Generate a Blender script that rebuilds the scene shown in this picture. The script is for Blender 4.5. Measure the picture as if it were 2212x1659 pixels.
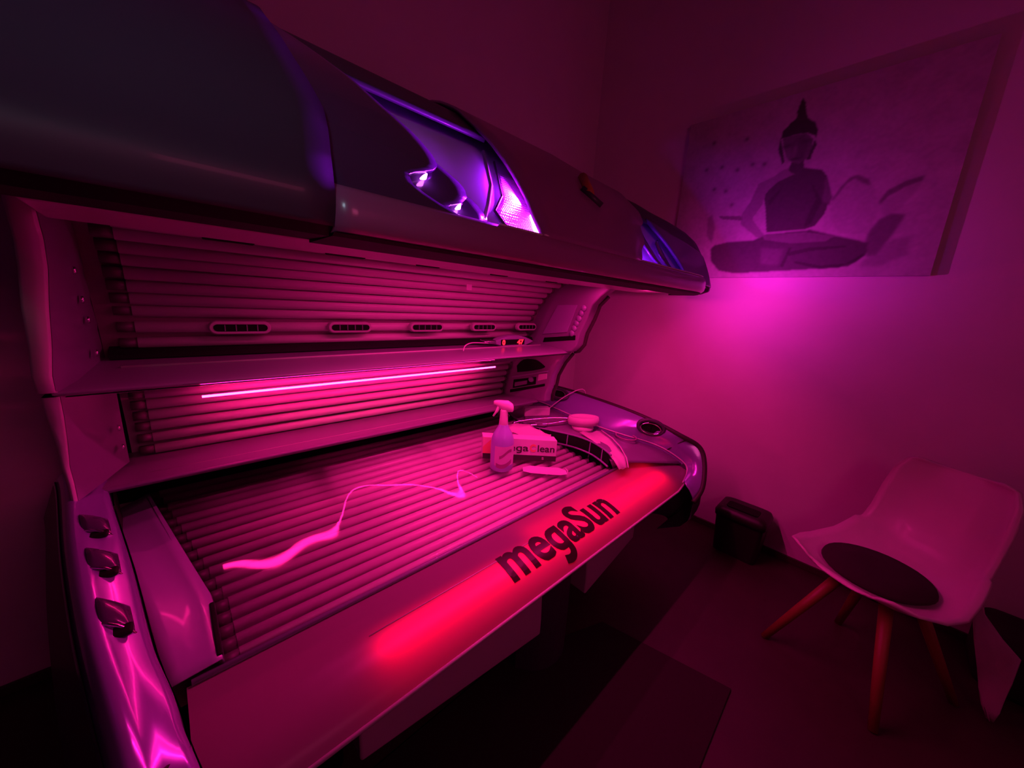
import bpy, bmesh, math, random
from mathutils import Vector, Matrix

S = 0.85      # real-world scale of the model units used below
H = 1.70      # floor lies 1.70 units below the lens
C = bpy.context.scene.collection
for o in list(bpy.data.objects): bpy.data.objects.remove(o)
random.seed(4)

# ---------------------------------------------------------------- camera
cd = bpy.data.cameras.new('camera'); cam = bpy.data.objects.new('camera', cd); C.objects.link(cam)
cd.sensor_width = 36; cd.sensor_fit = 'HORIZONTAL'; cd.lens = 780/2212*36
cd.clip_start = 0.02; cd.clip_end = 30
def camera_axes():
    v1 = Vector((1940-1106, 704-829.5, 780)).normalized()
    hd = Vector((1, .0585, 0)); up = v1.cross(hd).normalized()
    if up.y > 0: up = -up
    yd = up.cross(v1)
    return Matrix((v1, yd, up))
R = camera_axes()
rt = R @ Vector((1, 0, 0)); dn = R @ Vector((0, 1, 0)); fw = R @ Vector((0, 0, 1))
M = Matrix((rt, -dn, -fw)).transposed().to_4x4(); M.translation = Vector((0, 0, H*S))
cam.matrix_world = M
bpy.context.scene.camera = cam

# ---------------------------------------------------------------- world, lights, exposure
sc = bpy.context.scene
sc.view_settings.view_transform = 'Standard'; sc.view_settings.look = 'None'
sc.view_settings.exposure = 0.0; sc.view_settings.gamma = 1; sc.view_settings.use_curve_mapping = False
w = bpy.data.worlds.new('world'); sc.world = w; w.use_nodes = True
w.node_tree.nodes['Background'].inputs[0].default_value = (.02, .006, .015, 1)
w.node_tree.nodes['Background'].inputs[1].default_value = 0.2

def W_(p): return Vector((p[0]*S, p[1]*S, (p[2]+H)*S))
def area(name, loc, target, sx, sy, col, power, spread=180):
    l = bpy.data.lights.new(name, 'AREA'); l.shape = 'RECTANGLE'; l.size = sx*S; l.size_y = sy*S
    l.color = col; l.energy = power; l.spread = math.radians(spread)
    o = bpy.data.objects.new(name, l); C.objects.link(o); o.location = W_(loc)
    d = (W_(target)-W_(loc)).normalized()
    # local X along world X when possible
    z = -d; x = Vector((1, 0, 0)); x = (x - z*x.dot(z))
    x = x.normalized() if x.length > .1 else Vector((0, 1, 0)).cross(z).normalized()
    y = z.cross(x); m = Matrix((x, y, z)).transposed().to_4x4(); m.translation = W_(loc); o.matrix_world = m
    return o
FILL_PINK = (1, .013, .29)
# red lamp behind the translucent front panel, violet lamps under the hood cover, plus unseen fill lights added for brightness
area('lamp_front_panel', (1.27, .865, -1.052), (1.27, .835, -1.0), 1.84, .035, (1, 0, .035), 2.0, 160)
area('lamp_front_upper', (1.62, .945, -1.045), (1.62, .94, -.9), 1.15, .05, (1, 0, .04), .45, 160)
area('fill_canopy_front', (1.36, .989, .129), (1.36, .989, -.9), 1.66, .016, FILL_PINK, 11.5)  # unseen main fill, added in a slot left behind the lip band
area('fill_canopy_end', (2.03, .989, .110), (3.07, 1.55, -.35), .03, .012, FILL_PINK, 1.5, 130)  # bare light added to brighten the right wall, not a canopy fitting
area('fill_gutter_strip', (1.15, 1.262, .127), (1.15, 1.30, -.9), 1.50, .02, FILL_PINK, 5)  # invented strip hidden behind the lip, lifts the upper tubes
area('lamp_hood_left', (.93, .858, .215), (.45, .858, .23), .06, .02, (.55, .02, 1), 9)
area('lamp_hood_upper', (.92, .965, .355), (.45, .965, .37), .06, .02, (.42, .01, 1), 13)
area('lamp_hood_right', (1.50, .862, .215), (1.9, .90, .20), .06, .02, (.30, .01, 1), 1.6, 90)
area('fill_hood_end', (2.445, .84, .15), (3.07, .62, .25), .05, .04, (.9, .015, .60), 2.0, 130)  # added at the tip to throw the magenta pool on the wall
area('fill_side_cool', (-1.2, -.9, 1.0), (.0, .85, .42), .4, .3, (.6, .8, 1), .16, 26)  # added narrow cool light that lifts the hood cover, no window there
area('fill_room_pink', (.5, -1.5, .6), (1.0, 1.2, .1), .9, .5, (1, .10, .32), 4.1)  # unseen pink fill added as room ambient behind the viewer

# ---------------------------------------------------------------- materials
def mat(name, col, rough=.5, metal=0, coat=0, spec=.5, bump=0, bscale=200, var=0, emit=None, es=0, alpha=None):
    m = bpy.data.materials.new(name); m.use_nodes = True; nt = m.node_tree
    b = nt.nodes['Principled BSDF']
    b.inputs['Base Color'].default_value = (*col, 1); b.inputs['Roughness'].default_value = rough
    b.inputs['Metallic'].default_value = metal; b.inputs['Coat Weight'].default_value = coat
    b.inputs['Coat Roughness'].default_value = .08; b.inputs['Specular IOR Level'].default_value = spec
    tc = nt.nodes.new('ShaderNodeTexCoord'); n = nt.nodes.new('ShaderNodeTexNoise'); n.inputs['Scale'].default_value = bscale
    n.inputs['Detail'].default_value = 3
    nt.links.new(tc.outputs['Object'], n.inputs['Vector'])
    if bump:
        bp = nt.nodes.new('ShaderNodeBump'); bp.inputs['Strength'].default_value = bump; bp.inputs['Distance'].default_value = .002
        nt.links.new(n.outputs['Fac'], bp.inputs['Height']); nt.links.new(bp.outputs['Normal'], b.inputs['Normal'])
    if var:
        mx = nt.nodes.new('ShaderNodeMix'); mx.data_type = 'RGBA'
        mx.inputs[6].default_value = (*[c*(1-var) for c in col], 1); mx.inputs[7].default_value = (*[min(1, c*(1+var)) for c in col], 1)
        n2 = nt.nodes.new('ShaderNodeTexNoise'); n2.inputs['Scale'].default_value = 6; n2.inputs['Detail'].default_value = 5
        nt.links.new(tc.outputs['Object'], n2.inputs['Vector']); nt.links.new(n2.outputs['Fac'], mx.inputs[0])
        nt.links.new(mx.outputs[2], b.inputs['Base Color'])
    if emit:
        b.inputs['Emission Color'].default_value = (*emit, 1); b.inputs['Emission Strength'].default_value = es
    return m
M_wall = mat('plaster_paint', (.76, .68, .70), .9, bump=.25, bscale=60, var=.05)
M_floor = mat('dark_vinyl', (.045, .02, .022), .55, bump=.15, bscale=40, var=.3)
M_ceil = mat('ceiling_paint', (.5, .45, .45), .95)
M_unlitwall = mat('unlit_wall_tone', (.03, .02, .025), .9)  # near-black tone stands in for the unlit left side of the room
M_base = mat('dark_skirting', (.05, .02, .025), .5)
M_frame = mat('warm_white_plastic', (.62, .55, .57), .35, coat=.2)
M_frame2 = mat('grey_plastic', (.24, .19, .27), .38, coat=.2)
M_shelf = mat('lavender_grey_plastic', (.32, .27, .42), .3, coat=.3)
M_hood = mat('aubergine_lacquer', (.05, .035, .065), .5, coat=.12)
M_band = mat('plum_lacquer', (.34, .12, .28), .28, coat=.4)
M_inner = mat('violet_shell', (.5, .36, .6), .55, coat=.1)
M_fin = mat('dark_violet_fin', (.07, .035, .1), .22, coat=.6)
M_cap = mat('violet_lacquer', (.12, .06, .24), .35, coat=.3)
M_black = mat('black_plastic', (.006, .004, .006), .6, spec=.15)
M_gasket = mat('rubber_edge', (.03, .012, .02), .6)
M_silver = mat('satin_violet_lacquer', (.36, .27, .62), .22, metal=.4, coat=.6)
M_chrome = mat('chrome', (.85, .82, .85), .12, metal=1)
M_tube = mat('frosted_lamp_glass', (.85, .74, .76), .28, coat=.3)
M_tubeend = mat('lamp_end_cap', (.16, .10, .14), .5, metal=.3)
M_reflect = mat('lamp_reflector', (.3, .2, .24), .35, metal=.3)
M_body = mat('bed_body_plastic', (.5, .38, .44), .45)
M_seat = mat('white_shell_plastic', (.72, .6, .64), .35, coat=.1)
M_cushion = mat('dark_felt', (.03, .012, .02), .95, bump=.5, bscale=400)
M_wood = mat('beech_wood', (.24, .09, .03), .5, var=.3, bump=.2, bscale=30)
M_bin = mat('bin_plastic', (.014, .008, .01), .45)
M_mat = mat('floor_mat_fibre', (.02, .01, .012), .95, bump=.6, bscale=300)
M_bag = mat('black_nylon', (.015, .01, .012), .7, bump=.4)
M_towel = mat('terry_cloth', (.6, .42, .48), .95, bump=1, bscale=500)
M_card = mat('white_card', (.82, .74, .76), .6)
M_ink = mat('dark_print', (.06, .02, .04), .5)
M_orange = mat('orange_print', (.95, .42, .22), .6)
M_yellow = mat('pale_yellow_print', (.95, .72, .55), .6)
M_band_print = mat('black_print_band', (.05, .03, .035), .5)
M_bottle = mat('milky_blue_plastic', (.42, .45, .8), .3, coat=.3)
M_spray = mat('white_nozzle_plastic', (.85, .75, .78), .35)
M_label = mat('printed_label', (.72, .55, .72), .5, var=.2)
M_soft = mat('white_fabric', (.75, .62, .66), .9, bump=.6, bscale=300)
M_white = mat('white_plastic', (.8, .7, .73), .4)
M_wire = mat('white_cable', (.75, .6, .7), .4)
M_letter = None
M_led = mat('lit_strip', (.9, .6, .9), .5, emit=(1, .010, .22), es=60)
M_digit = mat('lit_digit', (.2, 0, 0), .5, emit=(1, .01, .03), es=3)
M_lampglint = mat('violet_lamp_glint', (.9, .8, 1), .5, emit=(.75, .14, 1), es=16)  # also used for the fin beads that imitate glints
M_tag = mat('orange_tag', (.5, .2, .05), .5)
# acrylic sheet: clear with a mirror-like skin
def acrylic(name, base, tint):
    m = bpy.data.materials.new(name); m.use_nodes = True; nt = m.node_tree; nt.nodes.clear()
    o = nt.nodes.new('ShaderNodeOutputMaterial'); t = nt.nodes.new('ShaderNodeBsdfTransparent'); t.inputs[0].default_value = tint
    g = nt.nodes.new('ShaderNodeBsdfGlossy'); g.inputs['Roughness'].default_value = .03
    mx = nt.nodes.new('ShaderNodeMixShader'); f = nt.nodes.new('ShaderNodeFresnel'); f.inputs[0].default_value = base
    nt.links.new(f.outputs[0], mx.inputs[0]); nt.links.new(t.outputs[0], mx.inputs[1]); nt.links.new(g.outputs[0], mx.inputs[2])
    nt.links.new(mx.outputs[0], o.inputs[0]); return m
M_acr = acrylic('clear_acrylic', 1.45, (.97, .93, .95, 1))
M_acr2 = acrylic('clear_canopy_acrylic', 1.10, (.97, .93, .95, 1))
# translucent front panel
def panel_mat():
    m = bpy.data.materials.new('translucent_front_panel'); m.use_nodes = True; nt = m.node_tree; nt.nodes.clear()
    o = nt.nodes.new('ShaderNodeOutputMaterial')
    d = nt.nodes.new('ShaderNodeBsdfDiffuse'); d.inputs[0].default_value = (.4, .24, .3, 1)
    t = nt.nodes.new('ShaderNodeBsdfTranslucent'); t.inputs[0].default_value = (.8, .5, .5, 1)
    g = nt.nodes.new('ShaderNodeBsdfGlossy'); g.inputs['Roughness'].default_value = .26
    a = nt.nodes.new('ShaderNodeMixShader'); a.inputs[0].default_value = .45
    b = nt.nodes.new('ShaderNodeMixShader'); f = nt.nodes.new('ShaderNodeFresnel'); f.inputs[0].default_value = 1.28
    nt.links.new(d.outputs[0], a.inputs[1]); nt.links.new(t.outputs[0], a.inputs[2])
    nt.links.new(f.outputs[0], b.inputs[0]); nt.links.new(a.outputs[0], b.inputs[1]); nt.links.new(g.outputs[0], b.inputs[2])
    nt.links.new(b.outputs[0], o.inputs[0]); return m
M_panel = panel_mat()
M_letter = M_panel.copy(); M_letter.name = 'translucent_dark_lettering'
for nn in M_letter.node_tree.nodes:
    if nn.type == 'BSDF_DIFFUSE': nn.inputs[0].default_value = (.05, .015, .03, 1)
    if nn.type == 'BSDF_TRANSLUCENT': nn.inputs[0].default_value = (.30, .05, .1, 1)
def dimple_mat():
    m = mat('dimpled_reflector', (.9, .4, .9), .3, metal=.3); nt = m.node_tree
    v = nt.nodes.new('ShaderNodeTexVoronoi'); v.inputs['Scale'].default_value = 130; v.inputs['Randomness'].default_value = .1
    tc = nt.nodes.new('ShaderNodeTexCoord'); bp = nt.nodes.new('ShaderNodeBump'); bp.inputs['Strength'].default_value = .8; bp.inputs['Distance'].default_value = .006
    nt.links.new(tc.outputs['Object'], v.inputs['Vector']); nt.links.new(v.outputs['Distance'], bp.inputs['Height'])
    nt.links.new(bp.outputs['Normal'], nt.nodes['Principled BSDF'].inputs['Normal']); return m
M_dimple = dimple_mat()

# ---------------------------------------------------------------- helpers
def mk(name, vs, fs, m, parent=None, smooth=False, bevel=0, solid=0, local=False):
    me = bpy.data.meshes.new(name); o = bpy.data.objects.new(name, me)
    off = Vector((0, 0, 0)); p = parent
    while p is not None: off += p.location; p = p.parent
    ws = [W_(v) for v in vs]
    if parent is None:
        lo = Vector((sum(v.x for v in ws)/len(ws), sum(v.y for v in ws)/len(ws), min(v.z for v in ws)))
        o.location = lo; off = lo
    me.from_pydata([v-off for v in ws], [], fs); me.update()
    b = bmesh.new(); b.from_mesh(me); bmesh.ops.recalc_face_normals(b, faces=b.faces); b.to_mesh(me); b.free()
    if smooth:
        me.polygons.foreach_set('use_smooth', [True]*len(me.polygons))
    me.materials.append(m); C.objects.link(o)
    if parent: o.parent = parent
    if solid:
        q = o.modifiers.new('solid', 'SOLIDIFY'); q.thickness = solid*S; q.offset = 0
    if bevel:
        q = o.modifiers.new('bevel', 'BEVEL'); q.width = bevel*S; q.segments = 3; q.limit_method = 'ANGLE'; q.angle_limit = math.radians(40)
        q.harden_normals = False
        me.polygons.foreach_set('use_smooth', [True]*len(me.polygons))
        w = o.modifiers.new('wn', 'WEIGHTED_NORMAL'); w.keep_sharp = True
    return o
def thing(name, loc, label, cat, group=None):
    o = bpy.data.objects.new(name, None); C.objects.link(o); o.location = W_(loc); o.empty_display_size = .05
    o['label'] = label; o['category'] = cat
    if group: o['group'] = group
    return o
def tag(o, label, cat, group=None):
    o['label'] = label; o['category'] = cat
    if group: o['group'] = group
    return o
def grid(rows, closed=False):
    n = len(rows[0]); vs = [p for r in rows for p in r]; fs = []
    for i in range(len(rows)-1):
        for j in range(n-1 if not closed else n):
            k = (j+1) % n; fs.append((i*n+j, i*n+k, (i+1)*n+k, (i+1)*n+j))
    return vs, fs
def capped(rows):
    vs, fs = grid(rows, True); n = len(rows[0])
    fs.append(tuple(range(n))[::-1]); fs.append(tuple(range((len(rows)-1)*n, len(rows)*n))); return vs, fs
def prism_x(poly, x0, x1):      # poly in (y,z)
    return capped([[(x0, y, z) for y, z in poly], [(x1, y, z) for y, z in poly]])
def prism_z(poly, z0, z1):      # poly in (x,y)
    return capped([[(x, y, z0) for x, y in poly], [(x, y, z1) for x, y in poly]])
def box(x0, x1, y0, y1, z0, z1): return prism_z([(x0, y0), (x1, y0), (x1, y1), (x0, y1)], z0, z1)
def join(*ms):
    vs, fs = [], []
    for v, f in ms:
        k = len(vs); vs += list(v); fs += [tuple(i+k for i in g) for g in f]
    return vs, fs
def tube(path, r, n=8, cap=True):
    path = [Vector(p) for p in path]; rows = []
    rs = r if isinstance(r, (list, tuple)) else [r]*len(path); pu = None
    for i, p in enumerate(path):
        d = (path[min(i+1, len(path)-1)]-path[max(i-1, 0)]).normalized()
        u = d.cross(Vector((0, 0, 1)) if abs(d.z) < .9 else Vector((0, 1, 0))) if pu is None else (pu - d*pu.dot(d))
        u.normalize(); pu = u; v = d.cross(u)
        rows.append([tuple(p+(u*math.cos(a)+v*math.sin(a))*rs[i]) for a in [2*math.pi*k/n for k in range(n)]])
    return capped(rows) if cap else grid(rows, True)
def catmull(pts, k=6):
    out = []; P = [Vector(p) for p in pts]
    for i in range(len(P)-1):
        a, b, c, d = P[max(i-1, 0)], P[i], P[i+1], P[min(i+2, len(P)-1)]
        for j in range(k):
            t = j/k
            out.append(.5*((2*b)+(c-a)*t+(2*a-5*b+4*c-d)*t*t+(3*b-a-3*c+d)*t**3))
    out.append(P[-1]); return [tuple(v) for v in out]
def cat2(pts, k=6): return [(p[0], p[1]) for p in catmull([(a, b, 0) for a, b in pts], k)]
def lathe(prof, c, n=24, ax=(0, 0, 1)):
    ax = Vector(ax).normalized(); u = ax.orthogonal().normalized(); v = ax.cross(u); c = Vector(c)
    rows = [[tuple(c+ax*h+(u*math.cos(a)+v*math.sin(a))*r) for a in [2*math.pi*k/n for k in range(n)]] for r, h in prof]
    return capped(rows)
def ring(c, ax, u, ra, rb, r, n=32, m=8):    # elliptic torus
    c = Vector(c); ax = Vector(ax).normalized(); u = Vector(u); u = (u-ax*u.dot(ax)).normalized(); v = ax.cross(u); rows = []
    for i in range(n):
        a = 2*math.pi*i/n; p = c+u*math.cos(a)*ra+v*math.sin(a)*rb; o = (u*math.cos(a)/ra+v*math.sin(a)/rb).normalized()
        rows.append([tuple(p+o*math.cos(b)*r+ax*math.sin(b)*r) for b in [2*math.pi*k/m for k in range(m)]])
    rows.append(rows[0]); return grid(rows, True)
def text_mesh(s, bold=0):
    cu = bpy.data.curves.new('t', 'FONT'); cu.body = s; cu.offset = bold; cu.resolution_u = 5
    o = bpy.data.objects.new('t', cu); C.objects.link(o); bpy.context.view_layer.update()
    dg = bpy.context.evaluated_depsgraph_get(); me = bpy.data.meshes.new_from_object(o.evaluated_get(dg))
    b = bmesh.new(); b.from_mesh(me); bmesh.ops.remove_doubles(b, verts=b.verts, dist=1e-5)
    bmesh.ops.triangulate(b, faces=b.faces)
    for _ in range(2):
        bmesh.ops.subdivide_edges(b, edges=[e for e in b.edges if e.calc_length() > .12], cuts=1)
        bmesh.ops.triangulate(b, faces=b.faces)
    vs = [(v.co.x, v.co.y) for v in b.verts]; b.verts.index_update(); fs = [tuple(v.index for v in f.verts) for f in b.faces]; b.free()
    bpy.data.objects.remove(o); x0 = min(v[0] for v in vs); x1 = max(v[0] for v in vs)
    return vs, fs, x0, x1
def word_mesh(s, bold=0):       # single-storey g: a q bowl with a hooked tail
    vs, fs, a, b = text_mesh(s.replace('g', 'q'), bold)
    if 'g' in s:
        vs = [(x, max(y, -.02)) for x, y in vs]; k = s.index('g')
        _, _, _, qr = text_mesh(s[:k]+'q', bold)
        w = .092+2*bold; xs = qr-w/2; n = len(vs)
        path = catmull([(xs, .03, 0), (xs, -.03, 0), (xs-.012, -.10, 0), (xs-.07, -.165, 0), (xs-.17, -.19, 0), (xs-.30, -.165, 0)], 6)
        for i, p in enumerate(path):
            d = (Vector(path[min(i+1, len(path)-1)])-Vector(path[max(i-1, 0)])).normalized(); o = Vector((-d.y, d.x, 0))*w/2
            vs = vs+[(p[0]+o.x, p[1]+o.y), (p[0]-o.x, p[1]-o.y)]
        fs = fs+[(n+2*i, n+2*i+1, n+2*i+3, n+2*i+2) for i in range(len(path)-1)]
        used = sorted({i for f in fs for i in f}); mp = {q: i for i, q in enumerate(used)}
        vs = [vs[i] for i in used]; fs = [tuple(mp[i] for i in f) for f in fs]
    return vs, fs, a, b
def put_text(name, s, fn, m, parent, bold=0, thick=.002):   # fn maps (0..1 along, text y) to a point
    vs, fs, a, b = word_mesh(s, bold)
    o = mk(name, [fn((x-a)/(b-a), y) for x, y in vs], fs, m, parent, solid=thick); return o
def struct(name, v, m, **k):
    o = mk(name, v[0], v[1], m, **k); o['kind'] = 'structure'; return o
# ================================================================ setting
struct('floor', box(-1.7, 3.3, -1.7, 2.4, -1.80, -1.70), M_floor)
struct('ceiling', box(-1.7, 3.3, -1.7, 2.4, 3.1, 3.2), M_ceil)
struct('wall_right', box(3.07, 3.2, -1.6, 2.24, -1.70, 3.1), M_wall)
struct('wall_back', box(-1.6, 3.2, 2.24, 2.36, -1.70, 3.1), M_wall)
struct('wall_left', box(-1.7, -1.6, -1.6, 2.36, -1.70, 3.1), M_unlitwall)
struct('wall_front', box(-1.7, 3.2, -1.7, -1.6, -1.70, 3.1), M_wall)
struct('baseboard_right', box(3.055, 3.07, -1.6, 2.225, -1.70, -1.655), M_base, bevel=.003)
struct('baseboard_back', box(-1.6, 3.07, 2.225, 2.24, -1.70, -1.655), M_base, bevel=.003)

# ================================================================ sunbed
BED = thing('sunbed', (1.05, 1.4, -1.70), 'large open clamshell sunbed with rows of lamps and a red glowing front panel', 'sunbed')

def arc_profile(pts, k=5): return cat2(pts, k)
# ---- front panel (lower tub)
FP = cat2([(1.03, -.973), (.965, -.986), (.895, -.994), (.845, -1.005), (.80, -1.021), (.762, -1.045), (.735, -1.075)], 5)
_len = [0]
for i in range(1, len(FP)): _len.append(_len[-1]+math.dist(FP[i-1], FP[i]))
def fp_at(t):        # t 0..1 along the panel from lamps to the lower rim
    L = t*_len[-1]
    for i in range(1, len(FP)):
        if _len[i] >= L or i == len(FP)-1:
            q = (L-_len[i-1])/(_len[i]-_len[i-1]); a, b = FP[i-1], FP[i]
            y = a[0]+(b[0]-a[0])*q; z = a[1]+(b[1]-a[1])*q
            d = Vector((0, b[0]-a[0], b[1]-a[1])).normalized(); n = Vector((0, d.z, -d.y)); 
            if n.z < 0: n = -n
            return y, z, n
XE = [-.06+i*(2.44+.06)/40 for i in range(41)]
def xr(y): return 2.46 if y < .8 else 2.44-(y-.8)*.45     # right limit of the panel/deck line
rows = []
for i in range(41):
    t = i/40; rows.append([(-.06+t*(xr(y)+.06), y, z) for y, z in FP])
panel = mk('front_panel', *grid(rows), M_panel, BED, smooth=True)
panel['label'] = 'plum front panel, glowing red along its right two thirds'
# trims
mk('panel_edge_trim', *tube([(-.05, 1.032, -.968), (1.0, 1.032, -.968), (1.96, 1.032, -.968)], .009, 8), M_shelf, BED, smooth=True)
mk('rim_trim', *tube([(-.05, .733, -1.080), (1.0, .733, -1.080), (2.2, .733, -1.080), (2.38, .75, -1.06)], .0065, 8), M_frame, BED, smooth=True)
mk('panel_seam', *tube([(.34, .900, -.9925), (1.05, .900, -.9925)], .0022, 6), M_frame, BED, smooth=True)
# lamp tray behind the panel
tray = [(1.04, -1.04), (.90, -1.07), (.80, -1.075), (.745, -1.095), (.76, -1.12), (1.04, -1.12)]
mk('lamp_tray', *prism_x(tray, -.05, 2.36), M_black, BED)
# lettering on the panel
def on_panel(u, y):
    X = .845+u*.755; t = .735-(y/.53)*.40
    t = max(0.02, min(.985, t)); yy, zz, n = fp_at(t); return (X, yy+n.y*.0025, zz+n.z*.0025)
put_text('lettering', 'megaSun', on_panel, M_letter, BED, bold=.026, thick=.0015)
# ---- skirt and base
def skirt(x0, x1, y0, y1, name, m):
    pr = [(0, -1.09), (.005, -1.2), (.0, -1.30), (.0, -1.385)]; rows = []
    for k in range(9):
        t = k/8; X = x0+(x1-x0)*t; Y = y0+(y1-y0)*t
        rows.append([(X, Y+a, z) for a, z in pr]+[(X, Y+.25, -1.385), (X, Y+.25, -1.09)])
    return mk(name, *capped(rows), m, BED, bevel=.01)
skirt(.285, 1.03, .855, .795, 'front_skirt', M_body)
skirt(1.36, 1.98, .80, .875, 'front_skirt', M_body)
rows = []
for k in range(9):
    t = k/8; X = 1.98+.42*math.sin(t*1.57); Y = .875+.7*(1-math.cos(t*1.57))
    rows.append([(X, Y, -1.08), (X-.02, Y+.02, -1.22), (X-.06, Y+.05, -1.385), (X-.4, Y+.5, -1.385), (X-.4, Y+.5, -1.08)])
mk('end_skirt', *capped(rows), M_body, BED)
mk('pedestal', *prism_z(cat2([(1.03, .93), (1.10, .85), (1.2, .82), (1.3, .85), (1.36, .93)], 4)+[(1.36, 1.8), (1.03, 1.8)], -1.70, -1.09), M_hood, BED)
mk('base_plinth', *box(-.1, 2.05, 1.15, 2.1, -1.70, -1.12), M_black, BED, bevel=.02)
mk('floor_beam', *box(-.25, .27, .95, 2.1, -1.5, -1.12), M_black, BED, bevel=.02)

# ---- trough: lamps, reflector, acrylic
def slope(X, y):
    s = max(-.06, min(.14, .52*(y-1.16)))
    b = 1/(1+math.exp(-(X-.49)/.025))*(1/(1+math.exp((X-.86)/.07)))
    s += .13*b*max(0, 1-abs(y-1.55)/.35) + .004*math.sin(9*X+2)+.003*math.sin(23*X)
    s += .016*math.exp(-((X-1.12)/.05)**2)
    return s
def zac(X, y):
    n = 24; z = -.946; 
    for i in range(n):
        yy = 1.03+(y-1.03)*(i+.5)/n; z += slope(X, yy)*(y-1.03)/n
    return z
def xl(y):        # left end of the lamp field
    return -.0 if y < 1.3 else -.0-.15*min(1, (y-1.3)/.74)**1.0
rows = []
for i in range(81):
    t = i/80; rows.append([(xl(y)+(1.955-xl(y))*t, y, zac(xl(y)+(1.955-xl(y))*t, y)) for y in [1.03+1.02*j/40 for j in range(41)]])
ac = mk('acrylic_sheet', *grid(rows), M_acr, BED, smooth=True)
for k in range(18):
    y = 1.065+k*.0565; z = zac(1, y)-.040; x0 = xl(y)+.005
    t = mk('lamp_tube', *tube([(x0+.045, y, z), (1.895, y, z)], .0215, 12), M_tube, BED, smooth=True)
    mk('lamp_cap', *tube([(x0, y, z), (x0+.045, y, z)], .0195, 10), M_tubeend, t, smooth=True)
    mk('lamp_cap', *tube([(1.895, y, z), (1.925, y, z)], .0195, 10), M_tubeend, t, smooth=True)
mk('lamp_reflector', *grid([[(-.17, 1.03+1.03*j/12, zac(1, 1.03+1.03*j/12)-.075) for j in range(13)], [(1.96, 1.03+1.03*j/12, zac(1, 1.03+1.03*j/12)-.075) for j in range(13)]]), M_reflect, BED)
mk('tub_floor', *box(-.2, 2.3, 1.04, 2.15, -1.12, -1.045), M_black, BED)

# ---- right end: deck, grille, moulded end panel
inner = [(2.20, 2.0, -.79), (2.225, 1.876, -.80), (2.23, 1.588, -.83), (2.24, 1.382, -.85), (2.29, 1.18, -.87), (2.36, 1.038, -.89), (2.40, .92, -.92), (2.445, .809, -.985), (2.42, .772, -1.03), (2.30, .748, -1.06)]
outer = [(2.36, 2.12, -.67), (2.38, 1.96, -.68), (2.41, 1.74, -.69), (2.40, 1.34, -.71), (2.40, 1.08, -.74), (2.43, .858, -.80), (2.49, .75, -.86), (2.47, .695, -.95), (2.38, .655, -1.08), (2.30, .668, -1.16)]
I = catmull(inner, 6); O = catmull(outer, 6); rows = []
for a, b in zip(I, O):
    a = Vector(a); b = Vector(b); m1 = a.lerp(b, .28)+Vector((-.012, -.004, .022)); m2 = a.lerp(b, .55)+Vector((-.01, -.004, .028)); m3 = a.lerp(b, .85)+Vector((0, 0, .018))
    rows.append([tuple(a+Vector((0, 0, -.05))), tuple(a), tuple(a+Vector((.006, -.001, .012))), tuple(m1), tuple(m2), tuple(m3), tuple(b)])
endp = mk('end_panel', *grid(rows), M_silver, BED, smooth=True, solid=.006)
endp['label'] = 'glossy violet moulded end panel at the far right end'
mk('end_panel_edge', *tube(O, .016, 8), M_gasket, BED, smooth=True)
mk('end_panel_bead', *tube([(p[0]-.004, p[1], p[2]+.002) for p in I], .005, 6), M_frame, BED, smooth=True)
rows = []
for p in O[::2]:
    x, y, z = p; cy = max(y, .70)
    rows.append([(x, y, z), (x+.01, y, z-.12), (min(x, 2.42), cy+.02, min(z-.2, -1.05)), (x-.12, cy+.12, -1.38)])
mk('end_shell', *grid(rows), M_hood, BED, smooth=True)
mk('panel_joint', *tube([I[36], tuple(Vector(I[36]).lerp(Vector(O[34]), .5)+Vector((-.012, 0, .034))), O[32]], .004, 6), M_gasket, BED, smooth=True)
# deck between lamps and end panel
edge = cat2([(1.955, 2.04), (1.90, 1.86), (1.885, 1.72), (1.93, 1.56), (1.985, 1.40), (1.99, 1.26), (1.95, 1.14), (1.90, 1.05)], 4)
n = len(edge); dk = []
for i, (x, y) in enumerate(edge):
    t = i/(n-1); j = t*(len(I)-1)*.72+2; q = Vector(I[int(j)]).lerp(Vector(I[min(int(j)+1, len(I)-1)]), j-int(j))
    zz = -.872-.03*max(0, t-.8)/.2*1.5
    dk.append([(x, y, zz)]+[tuple(Vector((x, y, zz)).lerp(q+Vector((0, 0, -.022)), s)) for s in (.25, .5, .75, 1.03)])
deck = mk('foot_deck', *grid(dk), M_frame2, BED, smooth=True, solid=.004); deck['label'] = 'plum-grey deck at the far end of the lying surface'
dk2 = []
last = dk[-1]
fr = [Vector(p) for p in last]
for s in (0, .5, 1):
    dk2.append([tuple(p.lerp(Vector((p.x+.02, max(.80, min(1.03, .80+(2.44-p.x)/.45)) if p.x > 2.33 else 1.03, -.975)), s)) for p in fr])
mk('deck_corner', *grid(dk2), M_frame2, BED, smooth=True, solid=.004)
# extra deck filler over panel's right end (corner between panel and end panel)
mk('grille_wall', *grid([[(x, y, -.874), (x-.012, y-.004, -.90), (x-.018, y-.006, -.955)] for x, y in edge[1:-1]]), M_black, BED, smooth=True)
mk('grille_lip', *tube([(x-.004, y, -.872) for x, y in edge], .0065, 8), M_shelf, BED, smooth=True)
mk('grille_lip', *tube([(x-.022, y-.006, -.950) for x, y in edge[1:-1]], .0065, 8), M_shelf, BED, smooth=True)
for k in (5, 10, 15, 20, 24):
    x, y = edge[k]; mk('grille_divider', *tube([(x-.006, y, -.874), (x-.020, y-.006, -.95)], .004, 6), M_shelf, BED)
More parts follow.
